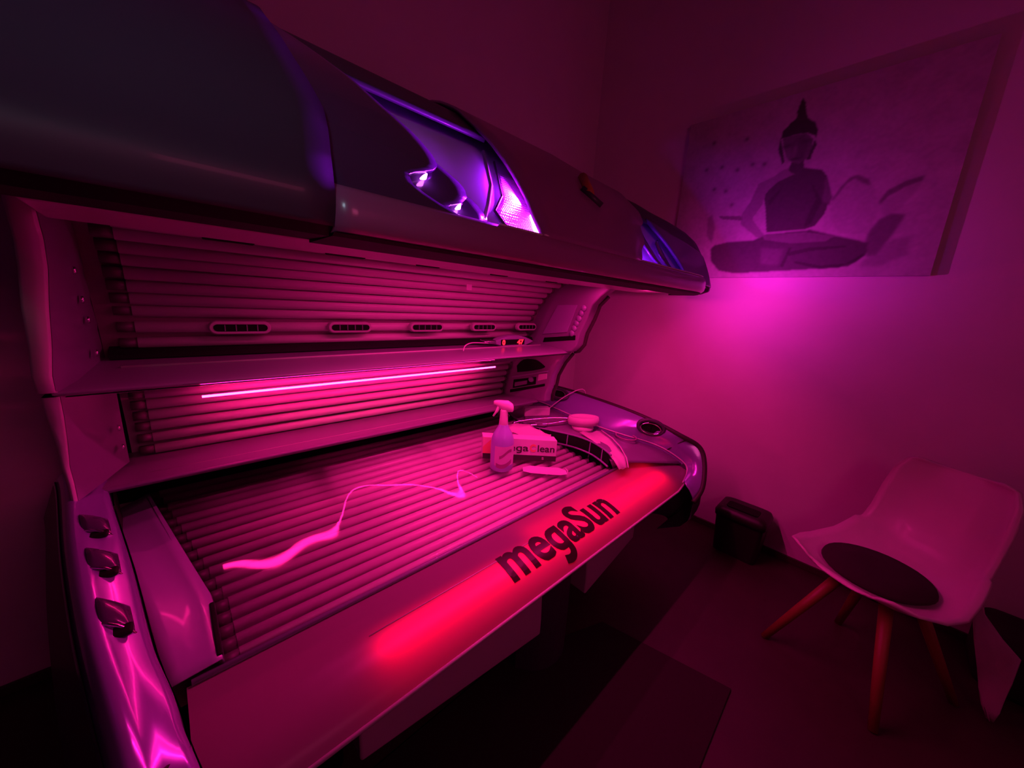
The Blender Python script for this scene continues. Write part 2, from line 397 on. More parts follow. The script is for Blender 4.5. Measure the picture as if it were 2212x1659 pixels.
# round air nozzles in the end panel
def nozzle(i, s=.5, r=.075):
    a = Vector(I[i]); b = Vector(O[i]); c = a.lerp(b, s)+Vector((-.020, 0, .044)); t = (Vector(I[i+1])-Vector(I[i-1])).normalized(); d = (b-a).normalized(); nn = t.cross(d).normalized()
    if nn.z < 0: nn = -nn
    o = mk('air_nozzle', *ring(c, nn, t, r*1.25, r*.72, .013), M_hood, BED, smooth=True)
    u = t; v = nn.cross(u).normalized()
    disc = [tuple(c+nn*.002+u*math.cos(q)*r*1.2+v*math.sin(q)*r*.68) for q in [2*math.pi*k/24 for k in range(24)]]
    disc2 = [tuple(Vector(p)-nn*.004) for p in disc]
    mk('nozzle_bowl', *capped([disc2, disc]), M_black, o)
    mk('nozzle_ring', *ring(c+nn*.010-v*.008, nn, t, r*.98, r*.55, .0045), M_chrome, o, smooth=True)
    mk('nozzle_blade', *tube([tuple(c+nn*.006-v*r*.5), tuple(c+nn*.006+v*r*.5)], .003, 6), M_black, o)
nozzle(9, .50, .066); nozzle(27, .52, .068)
mk('speaker_ring', *ring((2.27, 1.16, -.868), (-.1, 0, 1), (0, 1, 0), .075, .05, .006), M_band, BED, smooth=True)
# oval chrome grip on the deck
c = (1.93, 1.66, -.835); u = Vector((.36, -.2, 0)).normalized()
mk('chrome_grip', *ring(c, (-.35, -.45, .8), u, .215, .026, .009), M_chrome, BED, smooth=True)
mk('grip_base', *lathe([(.001, -.02), (.05, -.02), (.05, -.01), (.001, -.008)], c, 16), M_frame2, BED)

# ---- left end
li = [(-.215, 1.90, -.70), (-.205, 1.73, -.705), (-.148, 1.35, -.75), (-.105, 1.02, -.785), (-.072, .85, -.80), (-.062, .78, -.815), (-.043, .70, -.85), (-.03, .665, -.95), (-.02, .66, -1.08)]
lo = [(-.33, 1.95, -.69), (-.305, 1.8, -.69), (-.25, 1.4, -.70), (-.197, 1.07, -.72), (-.155, .85, -.745), (-.132, .73, -.78), (-.125, .655, -.85), (-.12, .615, -.95), (-.11, .61, -1.1)]
LI = catmull(li, 6); LO = catmull(lo, 6); rows = []
for a, b in zip(LI, LO):
    a = Vector(a); b = Vector(b)
    rows.append([tuple(a+Vector((.004, 0, -.05))), tuple(a), tuple(a.lerp(b, .15)+Vector((0, -.002, .010))), tuple(a.lerp(b, .42)+Vector((0, -.004, .004))), tuple(a.lerp(b, .66)+Vector((0, -.003, .006))), tuple(a.lerp(b, .86)+Vector((0, -.003, .016))), tuple(b), tuple(b+Vector((-.02, 0, -.03)))])
hp = mk('head_panel', *grid(rows), M_silver, BED, smooth=True, solid=.005); hp['label'] = 'glossy violet moulded panel at the near left end'
rows = [[tuple(Vector(b)+Vector((-.018, 0, -.02))), (b[0]-.06, b[1]+.0, b[2]-.15), (b[0]-.08, b[1]+.04, -1.1), (b[0]-.02, b[1]+.12, -1.42)] for b in LO]
mk('head_shell', *grid(rows), M_hood, BED, smooth=True)
mk('panel_joint', *tube([LI[33], tuple(Vector(LI[33]).lerp(Vector(LO[33]), .5)+Vector((0, -.004, .008))), LO[33]], .003, 6), M_gasket, BED)
rows = []
for p in LI[:44:2]:
    x, y, z = p; rows.append([(x+.010, y, z-.045), (x+.012, y, z-.10), (x+.018, y, -.972 if y > 1.0 else z-.16)])
mk('head_gap', *grid(rows), M_gasket, BED, smooth=True)
# smooth moulded headrest between panel and lamps
rows = []
for k in range(21):
    y = 1.035+(1.98-1.035)*k/20; q = (y-1.035)/.945
    bx = xl(y)+.012; ax = -.082-.17*((y-1.0)/.9); za = -.955+.045*min(1, q*3)
    h = .014*math.sin(math.pi*min(1, q*1.1)); zz = zac(bx, y)+.002
    rows.append([(ax, y, za), (ax+.25*(bx-ax), y, za+.25*(zz-za)+h*.2), (ax+.5*(bx-ax), y, za+.5*(zz-za)-h), (ax+.8*(bx-ax), y, za+.8*(zz-za)-h*.6), (bx, y, zz), (bx+.004, y, zz-.014)])
mk('headrest', *grid(rows), M_shelf, BED, smooth=True, solid=.003)
mk('headrest_slot', *box(.004, .016, 1.05, 1.27, zac(0, 1.15)+.0, zac(0, 1.15)+.010), M_black, BED, bevel=.003)
for (yc, f) in ((1.50, 28), (1.30, 0), (1.075, 0)):
    j = min(range(len(LI)), key=lambda q: abs(LI[q][1]-yc)); a = Vector(LI[j]); b = Vector(LO[j]); c = a.lerp(b, .46); t = (Vector(LI[j+1])-Vector(LI[j-1])).normalized(); v = (b-a).normalized()*.034
    n3 = Vector((0, 0, 1)); L = .048
    rr = []
    for k in range(9):
        q = math.pi*k/8; rr.append([tuple(c+v*s*1.0+t*(-L*math.cos(q)*1.0)+n3*(.006+.020*math.sin(q)*(1-.35*s*s))) for s in (-1, -.5, 0, .5, 1)])
    o = mk('air_nozzle', *grid(rr), M_fin, BED, smooth=True, solid=.003)
    mk('nozzle_bowl', *box(c.x-.030, c.x+.030, c.y-.075, c.y-.040, c.z-.002, c.z+.010), M_black, o, bevel=.006)
    mk('nozzle_ring', *tube([tuple(c+v*s+t*(L*1.02)+n3*(.010+.010*(1-s*s))) for s in (-1, -.5, 0, .5, 1)], .0035, 6), M_chrome, o, smooth=True)

# ================================================================ canopy
CAN = BED
UP = cat2([(1.30, .225), (1.42, .185), (1.53, .148), (1.60, .108), (1.655, .04), (1.695, -.03), (1.735, -.11), (1.775, -.19), (1.80, -.235), (1.815, -.262)], 5)
LOW = cat2([(1.955, -.405), (2.02, -.47), (2.06, -.53), (2.085, -.60), (2.095, -.66), (2.10, -.72)], 5)
X0, X1 = -.165, 1.95
def sheet(P, x0, x1, nx=30, wob=.0):
    return grid([[(x0+(x1-x0)*i/nx, y+wob*math.sin(7*(x0+(x1-x0)*i/nx)+3*z), z) for y, z in P] for i in range(nx+1)])
mk('acrylic_sheet', *sheet(UP, X0, X1, wob=.003), M_acr2, CAN, smooth=True)
mk('acrylic_sheet', *sheet(LOW, X0, X1, wob=.002), M_acr2, CAN, smooth=True)
def canopy_tube(y, z, x0, x1):
    t = mk('lamp_tube', *tube([(x0, y, z), (x1, y, z)], .0215, 12), M_tube, CAN, smooth=True)
    mk('lamp_cap', *tube([(x0-.045, y, z), (x0, y, z)], .018, 10), M_tubeend, t, smooth=True)
    mk('lamp_cap', *tube([(x1, y, z), (x1+.03, y, z)], .018, 10), M_tubeend, t, smooth=True)
for a, r in ((6.1, 1.50), (4.85, 1.575), (3.49, 1.645), (2.32-.05, 1.685), (.86, 1.72), (-.48, 1.757), (-1.78, 1.79), (-3.06, 1.82), (-4.85, 1.845), (-6.6, 1.862)):
    q = math.radians(a); canopy_tube(r*math.cos(q), r*math.sin(q), -.078, 1.89)
for a, r in ((-12.2, 2.05), (-13.4, 2.08), (-14.6, 2.11), (-15.8, 2.14), (-17.1, 2.17), (-18.4, 2.20)):
    q = math.radians(a); canopy_tube(r*math.cos(q), r*math.sin(q), -.09, 1.89)
def back(P, d): return [(y+d*.8, z+(.3*d if z > 0 else 0)) for y, z in P]
mk('lamp_reflector', *sheet([(1.33, .30), (1.55, .22), (1.68, .14), (1.76, .0), (1.84, -.15), (1.88, -.28)], X0, X1, 4), M_reflect, CAN, smooth=True)
mk('lamp_reflector', *sheet([(2.04, -.34), (2.10, -.46), (2.14, -.58), (2.16, -.73)], X0, X1, 4), M_frame, CAN, smooth=True)
# lit strip at the shoulder
mk('light_strip', *tube([(.075, 1.85, -.434), (1.62, 1.85, -.434)], .0045, 8), M_led, CAN)
# frames / ridges
mk('upper_lip', *prism_x([(1.002, .118), (1.215, .115), (1.24, .125), (1.24, .21), (1.0, .22), (1.0, .13)], -.155, 2.30), M_frame, CAN, bevel=.008)
mk('lamp_gutter', *prism_x([(1.24, .13), (1.30, .215), (1.30, .24), (1.24, .24)], -.16, 1.95), M_frame2, CAN)
mk('dark_groove', *prism_x([(1.812, -.232), (1.80, -.262), (1.87, -.275), (1.87, -.225)], -.15, 1.93), M_black, CAN)
mk('joint_ridge', *prism_x([(1.80, -.268), (1.535, -.290), (1.50, -.300), (1.497, -.308), (1.52, -.316), (1.86, -.318), (1.86, -.262)], -.24, 2.0), M_frame2, CAN, bevel=.006)
mk('ridge_bead', *tube([(-.12, 1.70, -.274), (1.90, 1.70, -.274)], .005, 6), M_frame, CAN, smooth=True)
mk('lower_ridge', *prism_x([(1.55, -.326), (1.60, -.338), (1.95, -.378), (1.95, -.33)], -.24, 1.98), M_frame2, CAN)
mk('lower_shelf', *prism_x([(2.10, -.722), (1.88, -.704), (1.745, -.692), (1.73, -.700), (1.745, -.715), (2.12, -.80), (2.16, -.72)], -.24, 1.97), M_frame2, CAN, bevel=.006)
mk('shelf_bead', *tube([(-.1, 1.83, -.702), (1.8, 1.83, -.702)], .0035, 6), M_frame, CAN, smooth=True)
cu_ = [(1.215, .118), (1.28, .073), (1.336, .017), (1.365, -.071), (1.41, -.166), (1.424, -.244), (1.463, -.292), (1.50, -.302), (1.85, -.30), (2.1, -.30), (2.1, .35), (1.3, .30), (1.215, .2)]
cl_ = [(1.51, -.315), (1.568, -.388), (1.62, -.488), (1.632, -.561), (1.655, -.624), (1.66, -.69), (2.16, -.76), (2.16, -.315)]
mk('upper_cheek', *prism_x(cu_, 1.95, 2.02), M_frame2, CAN, bevel=.012)
mk('lower_cheek', *prism_x(cl_, 1.95, 2.02), M_frame2, CAN, bevel=.012)
def lerp_tab(tab, a):
    if a >= tab[0][0]: return tab[0][1]
    for (p, u), (q, v) in zip(tab, tab[1:]):
        if q <= a <= p: return u+(v-u)*(p-a)/(p-q)
    return tab[-1][1]
XO = [(5.1, -.200), (-.3, -.226), (-5.5, -.241), (-11.1, -.257), (-13.6, -.269), (-19.8, -.275)]
XI = [(4.95, -.163), (-4.44, -.200), (-9, -.218), (-11.9, -.230), (-18.35, -.258), (-22, -.262)]
def left_cheek(nm, prof):
    fr, inn = [], []
    for y, z in prof:
        an = math.degrees(math.atan2(z, y)); xo, xi = lerp_tab(XO, an), lerp_tab(XI, an)
        fr.append([(xo, y+.25, z), (xo, y+.008, z), (xo+.006, y, z), (xi-.005, y, z), (xi, y+.006, z), (xi, y+.02, z)])
        inn.append([(xi+.001, y+.012, z), (xi+(-.160-xi)*.4, y+.12, z), (-.160, max(y+.3, 1.95), z)])
    mk('end_facing', *grid(fr), M_frame, CAN, smooth=True)
    mk(nm, *grid(inn), M_frame2, CAN, smooth=True)
left_cheek('upper_cheek', [(1.20, .20)]+cu_[:8]); left_cheek('lower_cheek', cl_[:6])
mk('cheek_gasket', *tube([(2.03, y-.006, z) for y, z in cu_[1:8]], .012, 8), M_gasket, CAN, smooth=True)
mk('cheek_gasket', *tube([(2.03, y-.006, z) for y, z in cl_[:6]], .012, 8), M_gasket, CAN, smooth=True)
# fittings on the cheeks
def plate(name, poly, X, t, m, parent, bev=.006): return mk(name, *prism_x(poly, X-t, X), m, parent, bevel=bev)
plate('cheek_window', [(1.608, .009), (1.443, .015), (1.509, -.168), (1.73, -.203)], 1.951, .010, M_shelf, CAN, .008)
for k in range(6):
    t = k/5; y = 1.395+.075*t; z = -.005-.165*t
    mk('cheek_button', *lathe([(.001, 0), (.022, 0), (.020, .010), (.001, .012)], (1.951, y, z), 12, (-1, 0, 0)), M_shelf, CAN, smooth=True)
plate('cheek_slot', [(1.71, -.225), (1.44, -.182), (1.44, -.212), (1.72, -.258)], 1.951, .004, M_black, CAN, .002)
plate('cheek_recess', cat2([(1.97, -.47), (1.90, -.41), (1.78, -.395), (1.70, -.42), (1.69, -.44), (1.80, -.48), (1.96, -.52)], 3), 1.951, .005, M_black, CAN, .002)
plate('cheek_bar', [(2.0, -.556), (1.645, -.452), (1.645, -.462), (2.0, -.570)], 1.951, .02, M_shelf, CAN, .003)
plate('cheek_recess', [(1.995, -.585), (1.76, -.52), (1.76, -.575), (2.0, -.655)], 1.951, .005, M_black, CAN, .002)
plate('cheek_plate', [(1.97, -.60), (1.84, -.56), (1.84, -.59), (1.97, -.635)], 1.946, .012, M_frame2, CAN, .004)
plate('cheek_plate', [(1.735, -.493), (1.655, -.474), (1.655, -.515), (1.74, -.548)], 1.951, .008, M_frame, CAN, .004)
plate('cheek_slot', [(2.03, -.672), (1.67, -.553), (1.67, -.572), (2.03, -.698)], 1.951, .005, M_black, CAN, .002)
mk('cheek_knob', *lathe([(.001, 0), (.024, 0), (.018, .02), (.001, .022)], (1.948, 1.80, -.545), 14, (-1, 0, 0)), M_shelf, CAN, smooth=True)
for (y, z) in ((1.52, .02), (1.56, -.06), (1.60, -.12), (1.64, -.225)):
    mk('lamp_screw', *lathe([(.001, 0), (.012, 0), (.009, .006), (.001, .007)], (-.168, y+.06, z), 10, (1, 0, 0)), M_chrome, CAN, smooth=True)
for (y, z) in ((1.86, -.52), (1.88, -.60)):
    mk('lamp_screw', *lathe([(.001, 0), (.012, 0), (.009, .006), (.001, .007)], (-.166, y, z), 10, (1, 0, 0)), M_chrome, CAN, smooth=True)
# air vents along the canopy
def stadium(cx, cz, w, h, y, n=8):
    r = h/2; P = []
    for s, c0 in ((1, cx+w/2-r), (-1, cx-w/2+r)):
        for k in range(n+1):
            a = -math.pi/2+math.pi*k/n; P.append((c0+s*r*math.cos(a), y, cz+s*r*math.sin(a)))
    return P
for (a, b) in ((.130, .303), (.550, .722), (.955, 1.135), (1.365, 1.53), (1.75, 1.91)):
    cx, wd = (a+b)/2, b-a; Y = 1.775; cz = Y*math.tan(math.radians(-4.98))
    o = mk('air_vent', *capped([stadium(cx, cz, wd+.030, .052, Y+.02), stadium(cx, cz, wd+.030, .052, Y+.002), stadium(cx, cz, wd+.022, .044, Y-.006)]), M_frame, CAN, smooth=False, bevel=.002)
    mk('vent_opening', *capped([stadium(cx, cz, wd, .027, Y-.006), stadium(cx, cz, wd, .027, Y-.0085)]), M_black, o)
    for k in range(4):
        x = a+wd*(k+1)/5; mk('vent_fin', *box(x-.0018, x+.0018, Y-.0115, Y-.0085, cz-.012, cz+.012), M_frame2, o)
for x0, x1 in ((.10, .22), (.42, .55), (.76, .86), (1.15, 1.25), (1.55, 1.63)):
    mk('sheet_clip', *box(x0, x1, 1.36, 1.385, .125, .150), M_black, CAN, bevel=.004)
# control console
cx, cy, cz = 1.66, 1.725, -.247
def lens(w, h, y, c=0, n=12):
    P = []
    for k in range(n): t = -1+2*k/n; P.append((cx+c+w*t, y, cz+h*(1-t*t)))
    for k in range(n): t = 1-2*k/n; P.append((cx+c+w*t, y, cz-h*(1-t*t)))
    return P
con = mk('control_console', *capped([lens(.19, .044, cy+.04), lens(.19, .044, cy), lens(.178, .036, cy-.012)]), M_shelf, CAN, bevel=.003)
mk('console_screen', *capped([[(cx-.12, cy-.012, cz+.017), (cx+.09, cy-.012, cz+.017), (cx+.09, cy-.012, cz-.017), (cx-.12, cy-.012, cz-.017)], [(cx-.12, cy-.015, cz+.017), (cx+.09, cy-.015, cz+.017), (cx+.09, cy-.015, cz-.017), (cx-.12, cy-.015, cz-.017)]]), M_black, con)
put_text('console_digits', '0', lambda u, y: (cx-.112+u*.026, cy-.0165, cz-.015+y*.042), M_digit, con, bold=.05, thick=.001)
put_text('console_digits', '47', lambda u, y: (cx+.020+u*.060, cy-.0165, cz-.015+y*.042), M_digit, con, bold=.04, thick=.001)
mk('console_wing', *prism_x([(cy-.02, cz+.012), (cy-.02, cz-.004), (cy+.03, cz-.004), (cy+.03, cz+.02)], cx-.26, cx-.165), M_chrome, con, bevel=.004)
mk('sensor_wire', *tube(catmull([(1.18, 1.62, -.272), (1.20, 1.63, -.245), (1.27, 1.66, -.235), (1.40, 1.70, -.245), (1.47, 1.72, -.25)], 5), .0035, 6), M_wire, con, smooth=True)
stk = mk('sticker', *box(1.18, 1.215, 1.607, 1.609, .055, .085), M_white, CAN)

# ---- canopy hood
HP = [(9.3, .812, .133), (12, .80, .17), (14, .805, .2007), (17, .85, .26), (20, .90, .3276), (23, .98, .416), (25, 1.06, .494), (26.5, 1.15, .573), (27.6, 1.27, .664), (28.1, 1.36, .726), (27.3, 1.55, .80), (24, 1.85, .82), (18, 2.08, .68), (12, 2.13, .45), (9, 2.14, .34)]
HC = catmull([(y, z, 0) for _, y, z in HP], 4)
TP = [(1.50, 1, 1), (1.65, .94, .92), (1.80, .85, .75), (1.95, .76, .58), (2.10, .67, .46), (2.25, .60, .35), (2.38, .52, .25), (2.42, .45, .2)]
def taper(X):
    if X < -.25: q = 1-.25*((-.25-X)/.2)**2; return q, q
    if X <= TP[0][0]: return 1.0, 1.0
    for (a, p, u), (b, q, v) in zip(TP, TP[1:]):
        if a <= X <= b: k = (X-a)/(b-a); return p+(q-p)*k, u+(v-u)*k
    return TP[-1][1:]
def hood_pt(i, X, off=0):        # i index in HC (float ok)
    i = max(0, min(len(HC)-1.001, i)); k = int(i); a = Vector(HC[k][:2]); b = Vector(HC[k+1][:2]); p = a.lerp(b, i-k)
    d = (b-a).normalized(); n = Vector((-d.y, d.x))       # points to the front/up side
    p = p+n*(-off); sz, sy = taper(X)
    if p.x <= 1.36: y = .83+(p.x-.83)*sy
    else: y0 = .83+.53*sy; y = y0+(p.x-1.36)*(2.14-y0)/(2.14-1.36) if X < 2.0 else y0+(p.x-1.36)*sy
    return (X, y, .137+(p.y-.137)*sz)
ANG = [math.degrees(math.atan2(p[1], p[0])) for p in HC]
TOP = max(range(len(ANG)), key=lambda k: ANG[k])
def idx(a):
    for k in range(TOP):
        if ANG[k] <= a <= ANG[k+1]: return k+(a-ANG[k])/(ANG[k+1]-ANG[k])
    return TOP if a > 20 else 0
def hood_sheet(i0, i1, xa, xb, off, ni=18, nx=12):     # xa, xb: functions of index
    rows = []
    for k in range(ni+1):
        i = i0+(i1-i0)*k/ni; a, b = xa(i), xb(i); rows.append([hood_pt(i, a+(b-a)*j/nx, off) for j in range(nx+1)])
    return grid(rows)
c_ = lambda v: (lambda i: v)
last = len(HC)-1.01
# recessed violet inner shell over the full length
mk('canopy_shell', *hood_sheet(idx(13.6), last, c_(-.42), c_(2.41), .055, 40, 40), M_inner, CAN, smooth=True, solid=.006)['label'] = 'violet inner skin of the canopy hood'
# outer covers
def prox(tab):      # interpolate X from (angle, X) table by hood index
    tt = sorted((idx(a), x) for a, x in tab)
    def f(i):
        if i <= tt[0][0]: return tt[0][1]
        if i >= tt[-1][0]: return tt[-1][1]
        for (a, p), (b, q) in zip(tt, tt[1:]):
            if a <= i <= b: return p+(q-p)*(i-a)/(b-a+1e-9)
    return f
def cover(name, i0, i1, xa, xb, off, m, ni=24, nx=16, th=.008): return mk(name, *hood_sheet(i0, i1, xa, xb, off, ni, nx), m, CAN, smooth=True, solid=th)
cover('hood_cover', 0, last, c_(-.40), prox([(9.3, .262), (14, .262), (21.4, .292), (25.4, .275), (27.5, .27)]), -.012, M_hood, 44, 12, .012)['label'] = 'dark lacquered hood cover over the near left half'
f1 = prox([(13.4, .60), (14.2, .56), (15.0, .52), (16.0, .48), (17.0, .455), (18.0, .455), (18.8, .485), (19.3, .525), (20, .555), (21, .562), (22, .553), (23.2, .532), (24.7, .48), (26.15, .43), (27.4, .34), (27.9, .27)])
f2 = prox([(13.4, .66), (14.0, .62), (14.6, .59), (15.4, .565), (16.2, .56), (16.7, .575), (17.1, .61), (18.2, .640), (19.3, .645), (20.2, .632), (21.5, .59), (23.2, .53), (24.5, .47)])
f3 = prox([(13.4, .75), (14.2, .68), (14.7, .655), (15.0, .64), (15.5, .665), (16.2, .70), (17, .705), (18.4, .685), (19.6, .65), (21, .60)])
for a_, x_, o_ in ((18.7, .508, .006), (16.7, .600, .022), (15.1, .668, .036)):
    mk('fin_glint', *tube([hood_pt(idx(a_-.35), x_-.014, o_), hood_pt(idx(a_), x_, o_), hood_pt(idx(a_+.55), x_+.012, o_)], [.002, .006, .002], 8), M_lampglint, CAN, smooth=True)  # glowing beads added in place of specular glints on the fin tips
cover('hood_fin', idx(13.4), TOP-.5, c_(.27), f1, .0, M_fin, 40, 10, .010)
cover('hood_fin', idx(13.4), idx(24.5), c_(.30), f2, .020, M_fin, 36, 10, .008)
cover('hood_fin', idx(13.4), idx(21), c_(.36), f3, .036, M_fin, 32, 10, .008)
hr = cover('hood_cover', idx(14.0), last, prox([(14.2, .866), (18.6, .873), (22.3, .886), (26, .90)]), prox([(13.8, 1.485), (17, 1.56), (19.3, 1.64), (23, 1.72), (24.5, 1.80), (26.5, 1.86)]), -.006, M_band, 40, 10, .012)
hr['label'] = 'dark plum hood cover over the far half'
# top strip behind the recess
cover('hood_top', idx(26.6), last, c_(.26), c_(.92), .012, M_hood, 24, 8, .012)
cover('hood_top', idx(26.0), last, c_(1.80), c_(2.40), .01, M_hood, 24, 14, .012)
# far end fins and end cap
cover('hood_end_cap', idx(13.0), idx(26.3), prox([(13, 1.98), (15, 2.02), (18, 2.00), (22, 1.95), (25, 1.90)]), c_(2.41), .0, M_cap, 24, 16, .012)
for q, d in ((1.70, 0), (1.84, .006)):
    cover('hood_fin', idx(13.6), idx(23.6), prox([(13.6, q+.14), (15, q+.06), (17.5, q), (20, q-.02), (22, q+.0), (23.6, q+.06)]), prox([(13.6, q+.15), (15, q+.10), (17.5, q+.055), (20, q+.04), (22, q+.045), (23.6, q+.07)]), .015+d, M_fin, 20, 4, .008)
# brackets and dimpled lamp reflector in the recess
mk('bracket', *tube([hood_pt(idx(25.9), .885, .03), hood_pt(idx(22), .80, .035), hood_pt(idx(19), .74, .038), hood_pt(idx(16.6), .695, .038)], .007, 8), M_inner, CAN, smooth=True)
mk('bracket', *tube([hood_pt(idx(25.2), .905, .03), hood_pt(idx(21), .825, .035), hood_pt(idx(18.5), .760, .038), hood_pt(idx(16.6), .775, .036), hood_pt(idx(14.2), .825, .034)], .0045, 8), M_gasket, CAN, smooth=True)
mk('dimpled_reflector', *hood_sheet(idx(14.1), idx(24.5), prox([(14.2, .83), (16.6, .78), (18.5, .765), (21, .83), (24.5, .905)]), c_(1.06), .044, 24, 12), M_dimple, CAN, smooth=True, solid=.004)
mk('dimpled_reflector', *hood_sheet(idx(13.9), idx(16.4), prox([(13.9, .69), (16.4, .695)]), prox([(13.9, .82), (16.4, .775)]), .042, 8, 8), M_dimple, CAN, smooth=True, solid=.004)
mk('violet_lamp', *tube([hood_pt(idx(14.5), .915, .034), hood_pt(idx(17.5), .925, .036), hood_pt(idx(19.5), .94, .038)], .010, 8), M_lampglint, CAN, smooth=True)
tg = mk('latch', *tube([hood_pt(idx(26.4), 1.47, -.02), hood_pt(idx(24.0), 1.36, -.02)], .022, 8), M_tag, CAN, smooth=True)
tg['label'] = 'small amber latch on the hood'
mk('latch_hook', *tube([hood_pt(idx(24.6), 1.34, -.016), hood_pt(idx(22.9), 1.40, -.016)], .016, 8), M_hood, CAN, smooth=True)
# front lip band running the full length
XS = [-.42+i*(2.36+.42)/60 for i in range(61)]
def lipx(X):     # slight inward turn at the far end
    return max(0, (X-2.15)/.25)**2*.09
def band_row(X, P): return [(X, y+lipx(X), z) for y, z in P]
bp_ = [(.83, .215), (.803, .207), (.788, .196), (.780, .175), (.779, .150), (.783, .132), (.795, .121), (.83, .116), (.9, .116), (.972, .117), (.972, .2)]
XB = [.262+i*(2.42-.262)/50 for i in range(51)]
mk('lip_band', *capped([band_row(X, bp_) for X in XB]), M_band, CAN, smooth=True)
bp2 = [(.84, .150), (.805, .140), (.80, .130), (.83, .112), (.972, .117), (.972, .2)]
mk('lip_band', *capped([band_row(X, bp2) for X in [-.42+i*.1 for i in range(7)]+[.262]]), M_black, CAN)
mk('lip_underside', *capped([band_row(X, [(.80, .1175), (.97, .1165), (.97, .11), (.81, .111)]) for X in XB]), M_black, CAN)
mk('lip_bead', *tube([(X, .802+lipx(X), .209) for X in XB[10:]], .0035, 6), M_frame, CAN, smooth=True)
mk('lip_bead', *tube([(X, .802, .134) for X in [-.3, 0, .262]], .004, 6), M_shelf, CAN, smooth=True)
# end wall of the canopy
P = [hood_pt(k, 2.41, .0)[1:] for k in range(0, int(last), 2)]
endw = [(x[0], x[1]) for x in P]
mk('canopy_end', *prism_x([(y, z) for y, z in endw if z > .12]+[(.96, .118), (.87, .118)], 2.395, 2.425), M_cap, CAN, bevel=.012)
mk('canopy_back', *box(-.30, 1.95, 2.17, 2.19, -.95, .60), M_black, CAN)

# ================================================================ things on the bed
CA = Vector((1.287, 1.546, 0)); CB = Vector((1.668, 1.294, 0)); ud = (CB-CA).normalized(); nd = Vector((ud.y, -ud.x, 0))
if nd.y > 0: nd = -nd
za, zc = zac(CA.x, CA.y)+.003, zac(CB.x, CB.y)+.003; zb = min(za, zc); LC = (CB-CA).length; hC = .136; dp = .075
car = thing('carton', tuple((CA+CB)/2+Vector((0, 0, zb))), 'long white cleaner carton lettered in dark print lying behind the spray bottle', 'box')
def cf(u, v, o=0): p = CA+ud*LC*u-nd*(-o); return (CA.x+ud.x*LC*u+nd.x*o, CA.y+ud.y*LC*u+nd.y*o, za+(zc-za)*u+hC*v)
bk = -nd*dp
bb = [(CA.x, CA.y), (CB.x, CB.y), (CB.x+bk.x, CB.y+bk.y), (CA.x+bk.x, CA.y+bk.y)]
mk('carton_body', *capped([[(x, y, zz+o) for (x, y), zz in zip(bb, (za, zc, zc, za))] for o in (0, hC)]), M_card, car, bevel=.002)
def strip(name, u0, u1, v0, v1, m, o=.0012): 
    return mk(name, *capped([[cf(u0, v0, 0), cf(u1, v0, 0), cf(u1, v1, 0), cf(u0, v1, 0)], [cf(u0, v0, o), cf(u1, v0, o), cf(u1, v1, o), cf(u0, v1, o)]]), m, car)
strip('printed_band', .0, 1, .0, .25, M_band_print); strip('printed_patch', .0, .13, .25, 1.0, M_orange)
mk('printed_patch', [cf(0, 1, .002), cf(.13, 1, .002), cf(0, .55, .002), cf(0, 1, .001), cf(.13, 1, .001), cf(0, .55, .001)], [(0, 1, 2), (5, 4, 3), (0, 3, 4, 1), (1, 4, 5, 2), (2, 5, 3, 0)], M_yellow, car)
put_text('printed_word', 'mega', lambda u, y: cf(.205+u*.405, .44+y*.46, .002), M_ink, car, bold=.01, thick=.001)
put_text('printed_letter', 'C', lambda u, y: cf(.625+u*.085, .44+y*.46, .002), M_orange, car, bold=.05, thick=.001)
put_text('printed_word', 'lean', lambda u, y: cf(.735+u*.235, .44+y*.46, .002), M_ink, car, bold=.01, thick=.001)
put_text('printed_letter', 'S', lambda u, y: cf(.80+u*.028, .07+y*.16, .002), M_card, car, bold=.02, thick=.001)

bx, by = 1.322, 1.415; zb2 = zac(bx, by)+.001
bot = thing('spray_bottle', (bx, by, zb2), 'milky trigger spray bottle with a pale nozzle standing before the carton', 'bottle')
prof = [(.001, 0), (.058, 0), (.065, .006), (.066, .05), (.066, .15), (.063, .185), (.052, .215), (.037, .24), (.027, .262), (.024, .275)]
mk('bottle_body', *lathe(prof, (bx, by, zb2), 28), M_bottle, bot, smooth=True)
mk('bottle_neck', *lathe([(.024, .262), (.026, .268), (.023, .30), (.0215, .345), (.020, .352)], (bx, by, zb2), 20), M_spray, bot, smooth=True)
lab = [(.0668, .04), (.0670, .05), (.0670, .145), (.0665, .155)]
mk('bottle_label', *grid([[(bx+r*math.cos(a), by+r*math.sin(a), zb2+h) for r, h in lab] for a in [math.radians(190+13*k) for k in range(11)]]), M_label, bot, smooth=True)
mk('label_mark', *grid([[(bx+0.0676*math.cos(a), by+0.0676*math.sin(a), zb2+h+.02*math.sin(3*a)) for h in (.10, .108, .118)] for a in [math.radians(215+8*k) for k in range(9)]]), M_band, bot, smooth=True)
mk('label_mark', *grid([[(bx+0.0676*math.cos(a), by+0.0676*math.sin(a), zb2+h-.02*math.sin(2*a)) for h in (.045, .055, .07)] for a in [math.radians(200+10*k) for k in range(9)]]), M_band, bot, smooth=True)
hd = Vector((-.70, .71, 0)).normalized(); sd = Vector((hd.y, -hd.x, 0)); hc = Vector((bx, by, zb2+.372))
def sect(c, w, h, n=12): return [tuple(c+sd*w*math.cos(2*math.pi*k/n)+Vector((0, 0, 1))*h*math.sin(2*math.pi*k/n)) for k in range(n)]
hs = [(-.052, -.012, .012, .012), (-.046, -.008, .021, .024), (-.02, .0, .024, .033), (.01, .006, .021, .027), (.035, .014, .015, .019), (.052, .017, .012, .013), (.060, .016, .010, .010)]
